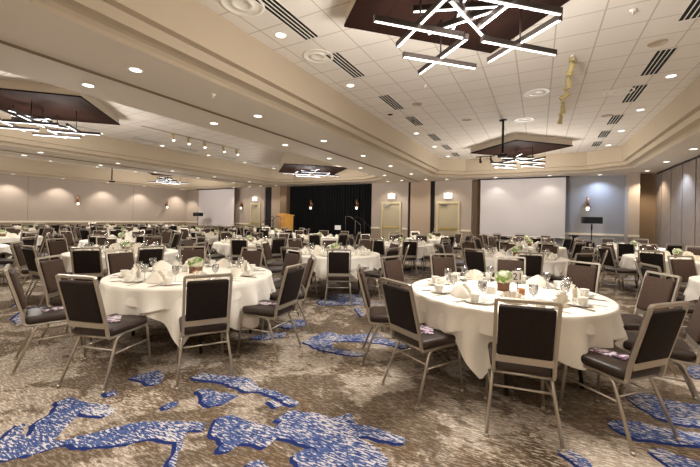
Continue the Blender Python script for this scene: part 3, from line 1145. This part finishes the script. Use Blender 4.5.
def chair_bits(mb=None):
    """list of (name, MB, material) for one chair"""
    bits = []
    m = MB()
    m.rbox(-.196, -.20, .405, .196, .225, .475, .028, crown=.006)
    bits.append(('seat', m, 'vinyl'))
    m = MB()
    zs = (.545, .88)
    mt = Matrix.Translation((0, back_x(.545) + .003, .545)) @ Matrix.Rotation(math.atan(.125 / .46), 4, 'X')
    m.rbox(-W + .016, -.022, -.012, W - .016, .006, .336, .012, 0, mt)
    m.rbox(-W + .018, -.004, -.010, W - .018, .034, .334, .018, 1, mt)
    bits.append(('backrest', m, ('backcloth', 'backfront')))
    m = MB()
    top = .91
    pl = [(-W, back_x(.40), .415), (-W, back_x(.5), .5), (-W, back_x(top), top), (W, back_x(top), top), (W, back_x(.5), .5), (W, back_x(.40), .415)]
    m.tube(fillet(pl, .010, 2), .0148, 4, up=(1, 0, 0))
    bits.append(('back_frame', m, 'metal'))
    m = MB()
    m.box(-W + .01, back_x(.51) - .014, .484, W - .01, back_x(.51) + .006, .528)
    bits.append(('lower_back_rail', m, 'metal'))
    m = MB()
    for s_ in (-1, 1):
        m.tube(fillet([(s_ * W, back_x(.40), .42), (s_ * W, -.19, .395), (s_ * W, .20, .40)], .05, 4), .0115, 8)
    m.tube([(-W, .20, .40), (W, .20, .40)], .0105, 8)
    m.tube([(-W, -.17, .395), (W, -.17, .395)], .0105, 8)
    bits.append(('seat_frame', m, 'metal'))
    for s_ in (-1, 1):
        m = MB()
        m.tube(fillet([(s_ * W, .12, .397), (s_ * W, .205, .40), (s_ * (W + .022), .235, .012)], .05, 5), .0115, 8)
        m.lathe([(.015, 0), (.016, .014), (.012, .02)], s_ * (W + .0222), .2358, 8)
        bits.append(('leg', m, 'metal'))
        m = MB()
        m.tube(fillet([(s_ * W, -.02, .397), (s_ * W, -.115, .39), (s_ * (W + .04), -.265, .012)], .05, 5), .0115, 8)
        m.lathe([(.015, 0), (.016, .014), (.012, .02)], s_ * (W + .0405), -.2665, 8)
        bits.append(('leg', m, 'metal'))
    for s_ in (-1, 1):
        m = MB()
        m.tube([(s_ * (W + .012), -.163, .262), (s_ * (W + .008), .215, .262)], .008, 6)
        bits.append(('side_stretcher', m, 'metal'))
    m = MB()
    m.tube([(-W - .006, -.15, .29), (W + .006, -.15, .29)], .008, 6)
    bits.append(('rear_stretcher', m, 'metal'))
    return bits


def chair_proto():
    e = empty('banquet_chair')
    for nme, m, ma in chair_bits():
        kid(e, m.build(nme, ma, e))
    return e


def chair_far():
    """small in the picture: the same chair as one mesh"""
    big = MB()
    idx = {'vinyl': 0, 'backcloth': 1, 'metal': 2, 'backfront': 3}
    for nme, m, ma in chair_bits():
        o = len(big.v)
        big.v += m.v
        big.f += [[i + o for i in f] for f in m.f]
        big.m += [idx[ma]] * len(m.f) if isinstance(ma, str) else [idx[ma[q]] for q in m.m]
        big.sm += m.sm
    return big.build('banquet_chair', ['vinyl', 'backcloth', 'metal', 'backfront'])


PROTO, PROTO_FAR = chair_proto(), chair_far()
used = {'near': False, 'far': False}


def place_chair(x, y, rz, label, group, near):
    src = PROTO if near else PROTO_FAR
    key = 'near' if near else 'far'
    if not used[key]:
        o = src
        used[key] = True
    else:
        o = copy_tree(src)
    o.location = (x, y, 0)
    o.rotation_euler = (0, 0, rz)
    tag(o, label, 'chair', group)
    return o


# ------------------------------------------------------------------ tableware prototypes
PROT = {}


def single(name, mb, m):
    o = mb.build(name, m)
    return o


def put(key, builder, loc, rz, label, cat, group, scale=1):
    if key not in PROT:
        o = builder()
        PROT[key] = o
    else:
        o = copy_tree(PROT[key])
    o.location = loc
    o.rotation_euler = (0, 0, rz)
    if scale != 1:
        o.scale = (scale,) * 3
    tag(o, label, cat, group)
    return o


def b_fan():
    m = MB()
    n_ = 15
    vs, fs = [], []
    for i in range(n_):
        a = PI * (.04 + .92 * i / (n_ - 1))
        yy = .016 * (1 if i % 2 else -1)
        vs += [(.012 * math.cos(a), yy * .3 - .004, .004), (.118 * math.cos(a), yy, .006 + .112 * math.sin(a)), (.118 * math.cos(a), yy + .008, .006 + .112 * math.sin(a)), (.012 * math.cos(a), yy * .3 + .004, .004)]
    for i in range(n_ - 1):
        for k in range(4):
            a0, a1 = 4 * i + k, 4 * i + (k + 1) % 4
            fs.append((a0, a1, a1 + 4, a0 + 4))
    m.add(vs, fs, 0, False)
    m.box(-.05, -.035, 0, .05, .045, .012)
    return m.build('folded_napkin', 'napkin')


def b_tent():
    m = MB()
    prof = []
    vs, fs = [], []
    rows = 7
    for r_ in range(rows):
        t = r_ / (rows - 1)
        w = .115 * (1 - t ** 2.2)
        d = .075 * (1 - t) ** .8
        z = .004 + .115 * t
        for k in range(13):
            a = -PI * .5 + PI * k / 12
            fold = 1 + .10 * math.cos(a * 6)
            vs.append((w * math.sin(a) * fold, -.035 + d * math.cos(a) * fold + .02 * t, z))
    for r_ in range(rows - 1):
        for k in range(12):
            fs.append((r_ * 13 + k, r_ * 13 + k + 1, (r_ + 1) * 13 + k + 1, (r_ + 1) * 13 + k))
    m.add(vs, fs, 0, True)
    vs2 = [(x, -.06 - (y + .035) * .4, z) for x, y, z in vs]
    m.add(vs2, [tuple(reversed(f)) for f in fs], 0, True)
    return m.build('folded_napkin', 'napkin')


def b_cup():
    m = MB()
    m.lathe([(.0, .005), (.022, .004), (.024, 0), (.027, .004), (.036, .028), (.041, .062), (.0415, .066), (.038, .064), (.033, .030), (.02, .012), (0, .01)], n=20)
    e = empty('coffee_cup')
    kid(e, m.build('bowl', 'china', e))
    m = MB()
    m.tube(fillet([(.036, 0, .052), (.062, 0, .052), (.060, 0, .020), (.032, 0, .018)], .015, 4), .004, 6)
    kid(e, m.build('handle', 'china', e))
    return e


def b_cup_far():
    m = MB()
    m.lathe([(.024, 0), (.036, .028), (.041, .066), (.037, .064), (.02, .012), (0, .01)], n=12)
    return m.build('coffee_cup', 'china')


def b_saucer():
    m = MB()
    m.lathe([(.03, 0), (.035, .003), (.07, .012), (.077, .016), (.070, .016), (.034, .007), (0, .006)], n=24)
    return m.build('saucer', 'china')


def b_plate():
    m = MB()
    m.lathe([(.055, 0), (.06, .004), (.085, .010), (.09, .014), (.082, .014), (.058, .007), (0, .006)], n=28)
    return m.build('bread_plate', 'china')


def b_goblet():
    m = MB()
    m.lathe([(.034, 0), (.034, .003), (.008, .008), (.005, .02), (.005, .065), (.012, .075), (.030, .095), (.037, .125), (.034, .165), (.0325, .165), (.035, .125), (.028, .098), (.006, .080), (0, .079)], n=20)
    return m.build('water_goblet', 'glass')


def b_tumbler():
    m = MB()
    m.lathe([(.028, 0), (.034, .11), (.0325, .11), (.0265, .008), (0, .008)], n=18)
    return m.build('water_tumbler', 'glass')


def b_fork():
    m = MB()
    m.prism([(-.006, 0), (.006, 0), (.004, .11), (.012, .13), (.012, .15), (-.012, .15), (-.012, .13), (-.004, .11)], 0, .003)
    for k in range(4):
        xx = -.0105 + k * .007
        m.box(xx - .0018, .15, 0, xx + .0018, .19, .003)
    return m.build('dinner_fork', 'steel')


def b_knife():
    m = MB()
    m.prism([(-.006, 0), (.006, 0), (.006, .10), (.010, .105), (.011, .18), (.004, .215), (-.005, .20), (-.006, .10)], 0, .003)
    return m.build('dinner_knife', 'steel')


def b_spoon():
    m = MB()
    m.prism([(-.005, 0), (.005, 0), (.003, .10)] + [(.016 * math.sin(a), .128 - .026 * math.cos(a)) for a in [PI * k / 8 for k in range(1, 16)]] + [(-.003, .10)], 0, .003)
    return m.build('teaspoon', 'steel')


def b_flower():
    rnd = random.Random(3)
    e = empty('flower_centrepiece')
    m = MB()
    m.box(-.052, -.052, 0, .052, .052, .075)
    m.box(-.056, -.056, .065, .056, .056, .08)
    kid(e, m.build('wooden_vase', 'box', e))
    m = MB()
    for k in range(420):
        t = 1 - 1.55 * (k + .5) / 420
        a = k * 2.39996
        rr = math.sqrt(max(0, 1 - t * t))
        d = Vector((rr * math.cos(a), rr * math.sin(a), t))
        p = Vector((0, 0, .125)) + Vector((d.x * .078, d.y * .078, d.z * .060)) * rnd.uniform(.88, 1.06)
        u = d.orthogonal().normalized()
        w = d.cross(u)
        ang = rnd.uniform(0, PI)
        u, w = u * math.cos(ang) + w * math.sin(ang), w * math.cos(ang) - u * math.sin(ang)
        s_ = rnd.uniform(.010, .016)
        for q in range(4):
            aa = q * PI / 2
            dd = u * math.cos(aa) + w * math.sin(aa)
            ee = u * math.cos(aa + PI / 2) + w * math.sin(aa + PI / 2)
            m.add([p, p + dd * s_ + ee * s_ * .6 + d * .004, p + dd * s_ * 1.7 + d * .006, p + dd * s_ - ee * s_ * .6 + d * .004], [(0, 1, 2, 3)], 0, False)
    m.lathe([(0, .07), (.058, .09), (.070, .125), (.05, .168), (0, .178)], n=16)
    kid(e, m.build('blossom', 'petal', e, fix=False))
    m = MB()
    for k in range(26):
        a = k * 2.4
        L = rnd.uniform(.06, .095)
        z0 = .085 + rnd.uniform(0, .09)
        d = Vector((math.cos(a), math.sin(a), rnd.uniform(.0, .5))).normalized()
        p = Vector((0, 0, z0))
        sd = d.cross(Vector((0, 0, 1))).normalized() * .018
        m.add([p + d * .03, p + d * (L * .6) + sd, p + d * L * 1.05 - Vector((0, 0, .012)), p + d * (L * .6) - sd], [(0, 1, 2, 3)], 0, False)
    kid(e, m.build('leaves', 'leaf', e, fix=False))
    return e


def b_votive():
    m = MB()
    m.lathe([(.026, 0), (.032, .055), (.029, .055), (.024, .008), (0, .008)], n=16)
    return m.build('votive_holder', 'amber')


def b_shaker():
    m = MB()
    m.lathe([(.016, 0), (.018, .02), (.015, .05), (.012, .055), (.013, .07), (0, .075)], n=12)
    return m.build('salt_shaker', 'steel')


def b_creamer():
    m = MB()
    m.lathe([(.024, 0), (.034, .02), (.03, .05), (.026, .06), (.029, .072), (.026, .07), (.022, .055), (0, .01)], n=16)
    return m.build('cream_jug', 'china')


def b_caddy():
    m = MB()
    m.box(-.04, -.028, 0, .04, .028, .042)
    for k in range(6):
        m.box(-.034 + k * .012, -.022, .042, -.027 + k * .012, .022, .06)
    return m.build('sugar_caddy', 'china')


# ------------------------------------------------------------------ tables
ZTAB = .712


def cloth_mesh(L, R0, seed, z=ZTAB, nf=26, amp=.022, nr=300, rows=11, zmin=.02, flare=.10, soft=False):
    rnd = random.Random(seed)
    ph = [rnd.uniform(0, 6.28) for _ in range(4)]
    m = MB()
    vs, fs = [], []
    for i in range(nr):
        a = 2 * PI * i / nr
        vs.append((.6 * R0 * math.cos(a), .6 * R0 * math.sin(a), z))
    for i in range(nr):
        a = 2 * PI * i / nr
        vs.append((R0 * .985 * math.cos(a), R0 * .985 * math.sin(a), z))
    base = 2
    for j in range(rows):
        t = j / (rows - 1)
        for i in range(nr):
            a = 2 * PI * i / nr
            ca, sa = abs(math.cos(a)), abs(math.sin(a))
            ext = L / 2 / max(ca, sa)
            # soft corner
            drop = min(ext - R0, z - zmin)
            if soft:
                drop = .175 + (.17 if seed % 2 == 0 else .30) * ((1 - math.cos(4 * a)) / 2) ** 1.6 + .008 * math.sin(7 * a + ph[3])
            h = drop * t
            cn = (min(ca, sa) / max(ca, sa)) ** 3        # 1 at the corners
            wv = math.sin(nf * a + ph[0] + .6 * math.sin(3 * a + ph[1])) * .6 + math.sin(nf * .53 * a + ph[2]) * .4 if False else math.sin(nf * a + ph[0] + 1.2 * math.sin(2 * a + ph[1])) * .65 + math.sin(round(nf * .55) * a + ph[2]) * .35
            g_ = min(1, h / .20)
            r = R0 + .004 + amp * (wv + .35) * g_ * (.5 + .5 * min(1, h / .3)) + flare * h * (.25 + .35 * cn)
            if j == 0:
                vs.append((r * math.cos(a), r * math.sin(a), z - .004))
            else:
                vs.append((r * math.cos(a), r * math.sin(a), z - .006 - h))
    tot = rows + 2
    for j in range(tot - 1):
        for i in range(nr):
            fs.append((j * nr + i, j * nr + (i + 1) % nr, (j + 1) * nr + (i + 1) % nr, (j + 1) * nr + i))
    c0 = len(vs)
    vs.append((0, 0, z))
    fs += [(c0, (i + 1) % nr, i) for i in range(nr)]
    m.add(vs, fs, 0, True)
    return m


CLOTH = {}


def cloth(kind, loc, rz, label, group):
    if kind not in CLOTH:
        if kind.startswith('over'):
            m = cloth_mesh(2.08, .893, 11 + ord(kind[-1]), z=ZTAB + .004, nf=21, amp=.055, soft=True)
            o = m.build('overlay_cloth', 'cloth', fix=False)
        else:
            m = cloth_mesh(1.99, .880, 5 + ord(kind[-1]), nf=22, amp=.06)
            o = m.build('tablecloth', 'cloth', fix=False)
        CLOTH[kind] = o
    else:
        o = CLOTH[kind].copy()
        C.objects.link(o)
    o.location = loc
    o.rotation_euler = (0, 0, rz)
    tag(o, label, 'tablecloth', group)
    return o


def table_proto():
    e = empty('round_table')
    m = MB()
    m.lathe([(0, .678), (.865, .678), (.872, .683), (.872, .70), (.865, .705), (0, .705)], n=48)
    kid(e, m.build('tabletop', 'tabletop', e))
    for sx in (-1, 1):
        for sy in (-1, 1):
            m = MB()
            m.tube(fillet([(sx * .42, sy * .30, .678), (sx * .52, sy * .34, .35), (sx * .56, sy * .36, .0)], .1), .016, 8)
            kid(e, m.build('leg', 'tableleg', e))
    return e


TAB = None
COUNT = {'far_goblet': 0}


def make_table(x, y, desc, chairs, level, phi, flow_rot=0, chair_desc=None, cloth_kind='a', overlay=True, brochures=(), near_chairs=True, over_rot=R(45)):
    """desc: short phrase for the table; chairs: list of (x, y, angle about the table, label)"""
    global TAB
    if TAB is None:
        TAB = table_proto()
        t = TAB
    else:
        t = copy_tree(TAB)
    t.location = (x, y, 0)
    t.rotation_euler = (0, 0, phi)
    tag(t, 'round table draped in white linen, %s' % desc, 'table', 'round banquet tables')
    cloth(cloth_kind, (x, y, 0), phi, 'white tablecloth on the table %s' % desc, 'white tablecloths')
    if overlay:
        cloth('over' + cloth_kind, (x, y, 0), phi + over_rot, 'white overlay cloth on the table %s' % desc, 'white overlay cloths')
    zt = ZTAB + (.006 if overlay else .003)
    rnd = random.Random(int(x * 100) + int(y * 37))
    # count the places counterclockwise from the one nearest the viewpoint
    first = min(range(len(chairs)), key=lambda q: chairs[q][0] ** 2 + chairs[q][1] ** 2)
    order = [(q + first) % len(chairs) for q in range(len(chairs))]
    for k, old in enumerate(order):
        cx, cy, ang, lab, *tw = chairs[old]
        lab = lab % (('nearest the camera' if k == 0 else ordn[k - 1] + ' counterclockwise from nearest'), desc)
        rz = math.atan2(-(x - cx), y - cy) + (tw[0] if tw else 0)
        place_chair(cx, cy, rz + (rnd.uniform(-.10, .10) if level > 1 else rnd.uniform(-.03, .03)), lab, 'banquet chairs ' + desc, near_chairs)
        # the place setting in front of this chair
        pos = lambda r, s: (x + r * math.cos(ang) - s * math.sin(ang), y + r * math.sin(ang) + s * math.cos(ang), zt)
        face = ang - PI / 2
        place = 'at %s place, table %s' % ('nearest' if k == 0 else ordn[k - 1] + ' counterclockwise', desc)
        g_ = ' ' + desc
        jit = rnd.uniform(-.01, .01)
        fan = (rnd.random() < .62)
        put('fan' if fan else 'tent', b_fan if fan else b_tent, pos(.62 + jit, 0), face + rnd.uniform(-.35, .35), ('fan folded' if fan else 'tent folded') + ' cream napkin ' + place, 'napkin', 'folded napkins' + g_, 1.0)
        if level >= 4:
            continue
        if level >= 2 and k % 2:
            pass
        put('goblet', b_goblet, pos(.52 + jit, .17), 0, 'stemmed water glass ' + place, 'glass', 'water glasses' + g_)
        if level <= 2:
            put('saucer', b_saucer, pos(.655 + jit, .20), 0, 'white saucer ' + place, 'saucer', 'saucers' + g_)
            cup = pos(.655 + jit, .20)
            put('cup', b_cup, (cup[0], cup[1], cup[2] + .006), face + rnd.uniform(-1, 1), 'white coffee cup ' + place, 'cup', 'coffee cups' + g_)
        elif level == 3:
            put('cupf', b_cup_far, pos(.655 + jit, .20), 0, 'white coffee cup ' + place, 'cup', 'coffee cups' + g_)
        if level <= 2:
            put('plate', b_plate, pos(.62 + jit, -.225), 0, 'white bread plate ' + place, 'plate', 'bread plates' + g_)
        if level <= 1:
            f1 = pos(.815, -.13)
            put('fork', b_fork, f1, ang + PI / 2, 'steel dinner fork ' + place, 'fork', 'dinner forks' + g_)
            f2 = pos(.825, .11)
            put('knife', b_knife, f2, ang + PI / 2, 'steel dinner knife ' + place, 'knife', 'dinner knives' + g_)
            f3 = pos(.81, .135)
            put('spoon', b_spoon, f3, ang + PI / 2, 'steel teaspoon ' + place, 'spoon', 'teaspoons' + g_)
        if old in brochures:
            d = Vector((math.cos(ang), math.sin(ang)))
            put('brochure', b_brochure, (cx - d.x * .02, cy - d.y * .02, .4815), rz + rnd.uniform(-.5, .5) + .5, 'printed brochure on %s seat, table %s' % ('nearest' if k == 0 else ordn[k - 1] + ' counterclockwise', desc), 'brochure', 'seat brochures')
    put('flower', b_flower, (x - .005, y + .03, zt), flow_rot, 'pale green flower centrepiece on the table %s' % desc, 'flowers', 'flower centrepieces')
    if level <= 2:
        put('votive', b_votive, (x + .16, y - .10, zt), 0, 'amber glass candle holder %s' % ('on the table ' + desc), 'candle holder', 'candle holders')
        put('shaker', b_shaker, (x - .17, y - .10, zt), 0, 'small salt shaker on the table %s' % desc, 'shaker', 'salt shakers')
        put('jug', b_creamer, (x - .22, y + .04, zt), 0, 'white cream jug on the table %s' % desc, 'jug', 'cream jugs')
        put('caddy', b_caddy, (x - .10, y - .21, zt), .5, 'white sugar caddy on the table %s' % desc, 'caddy', 'sugar caddies')


def b_brochure():
    m = MB()
    m.box(-.055, -.105, 0, .055, .105, .003)
    m.box(-.053, -.104, .003, .0545, .1045, .005)
    return m.build('brochure', 'brochure')


def ring(x, y, r, a0, n_, desc, lab='brown banquet chair, %s, table %s', skip=()):
    out = []
    for k in range(n_):
        if k in skip:
            continue
        a = R(a0 + 360 / n_ * k)
        rr = r + random.uniform(-.05, .05)
        a += random.uniform(-.04, .04)
        if x + rr * math.cos(a) < 3.38:
            out.append((x + rr * math.cos(a), y + rr * math.sin(a), a, lab))
    return out


def measured(x, y, lst, desc, off=.315, rots={}):
    """chairs surveyed by the middle of their back top: pull the seat centre towards the table"""
    out = []
    for k, (bx, by) in enumerate(lst):
        a = math.atan2(by - y, bx - x)
        out.append((bx - off * math.cos(a), by - off * math.sin(a), a, 'brown banquet chair, %s, table %s', rots.get(k, 0)))
    return out


D1 = 'with the 21 card'
t1 = (-.29, 3.72)
make_table(*t1, D1, measured(*t1, [(-.05, 2.41), (.70, 2.80), (1.15, 3.55), (1.07, 4.45), (.49, 5.12), (-.33, 5.25), (-1.20, 5.03), (-1.68, 4.23), (-1.60, 3.15), (-.98, 2.57)], D1), 1, R(-50), brochures=(1, 9), cloth_kind='a')
D2 = 'nearest the first partition track'
t2 = (-3.57, 2.72)
make_table(*t2, D2, measured(*t2, [(-3.16, 1.36), (-2.37, 1.95), (-2.17, 2.84), (-2.52, 3.66), (-3.17, 4.10), (-3.94, 4.04), (-4.78, 3.62), (-5.07, 2.69), (-4.80, 1.80), (-4.20, 1.28)], D2, rots={9: .09}), 1, R(2), over_rot=R(38), brochures=(0, 2, 9), cloth_kind='b')
D3 = 'in the aisle before the stage'
t3 = (-3.55, 5.9)
make_table(*t3, D3, ring(*t3, 1.13, -54, 10, D3), 2, R(20), cloth_kind='a')
D4 = 'directly behind the 21 table'
t4 = (-.38, 7.6)
make_table(*t4, D4, ring(*t4, 1.15, -42, 10, D4), 2, R(5), cloth_kind='b')
D5 = 'nearest along the folding partition'
t5 = (2.58, 5.8)
make_table(*t5, D5, ring(*t5, 1.15, 160, 9, D5, skip=(6, 7)), 2, R(30), cloth_kind='a')
D6 = 'second along the folding partition'
t6 = (2.5, 9.35)
make_table(*t6, D6, ring(*t6, 1.15, 205, 10, D6), 3, R(10), cloth_kind='b')
D7 = 'one row behind the aisle table'
t7 = (-3.4, 9.25)
make_table(*t7, D7, ring(*t7, 1.15, 12, 10, D7), 3, R(40), cloth_kind='a')
DA = 'just beyond the first partition track'
ta = (-6.70, 3.62)
make_table(*ta, DA, ring(*ta, 1.15, -14, 10, DA), 2, R(12), cloth_kind='a')

FARROWS = {
    'in line with the 21 table': (-.3, (11.1, 13.9)),
    'along the folding partition': (2.35, (12.75,)),
    'in the aisle column': (-3.4, (12.6,)),
    'in first column past the track': (-6.8, (10.1, 6.85)),
    'in second column past the track': (-10.1, (11.9, 8.6, 5.3, 2.15)),
    'in third column past the track': (-13.35, (13.2, 10.3, 7.1, 3.9)),
    'in second column from sconce wall': (-16.7, (12.0, 8.8, 5.5)),
    'in column along sconce wall': (-20.0, (12.9, 9.9, 6.9)),
}
POS = ['farthest', 'second-farthest', 'third-farthest', 'fourth-farthest']
for ddesc, (x, ys) in FARROWS.items():
    for i, y in enumerate(ys):
        lab = (POS[i] + ' ' if len(ys) > 1 else '') + ddesc
        if len(ys) == 1:
            lab = 'farthest ' + ddesc
        xx = x + random.uniform(-.12, .12)
        d = math.hypot(xx, y)
        make_table(xx, y, lab, ring(xx, y, 1.16, random.uniform(0, 36), 10, lab, 'banquet chair, %s, table %s'), 3 if d < 11.5 else 4, random.uniform(0, 1.5), cloth_kind='ab'[i % 2], overlay=False, near_chairs=False)

# the table number
tn = ground(517.5, 277, .86)
e = empty('table_number', (tn[0], tn[1], ZTAB + .006), R(20))
m = MB()
m.box(-.05, -.003, .09, .05, .003, .20)
m.build('card', 'card', e)
m = MB()
m.box(-.06, -.03, 0, .06, .03, .012)
m.tube([(0, 0, .01), (0, 0, .095)], .005, 8)
m.build('holder', 'steel', e)
text_mesh('21', .092, 'numeral', 'ink', e, (0, -.0045, .143), (PI / 2, 0, 0), .001)
tag(e, 'white table number card reading 21 beside the flowers', 'table number')

# ------------------------------------------------------------------ world and view
w = bpy.data.worlds.new('world')
S.world = w
w.use_nodes = True
w.node_tree.nodes['Background'].inputs[0].default_value = (.02, .02, .02, 1)
S.view_settings.view_transform = 'Standard'
S.view_settings.look = 'None'
S.view_settings.gamma = 1
S.view_settings.exposure = -0.30
S.cycles.max_bounces = 8
S.cycles.diffuse_bounces = 5
S.cycles.transmission_bounces = 6
S.cycles.glossy_bounces = 3
S.cycles.transparent_max_bounces = 8
S.cycles.caustics_refractive = False
S.cycles.caustics_reflective = False
S.cycles.sample_clamp_indirect = 6
S.cycles.use_denoising = True
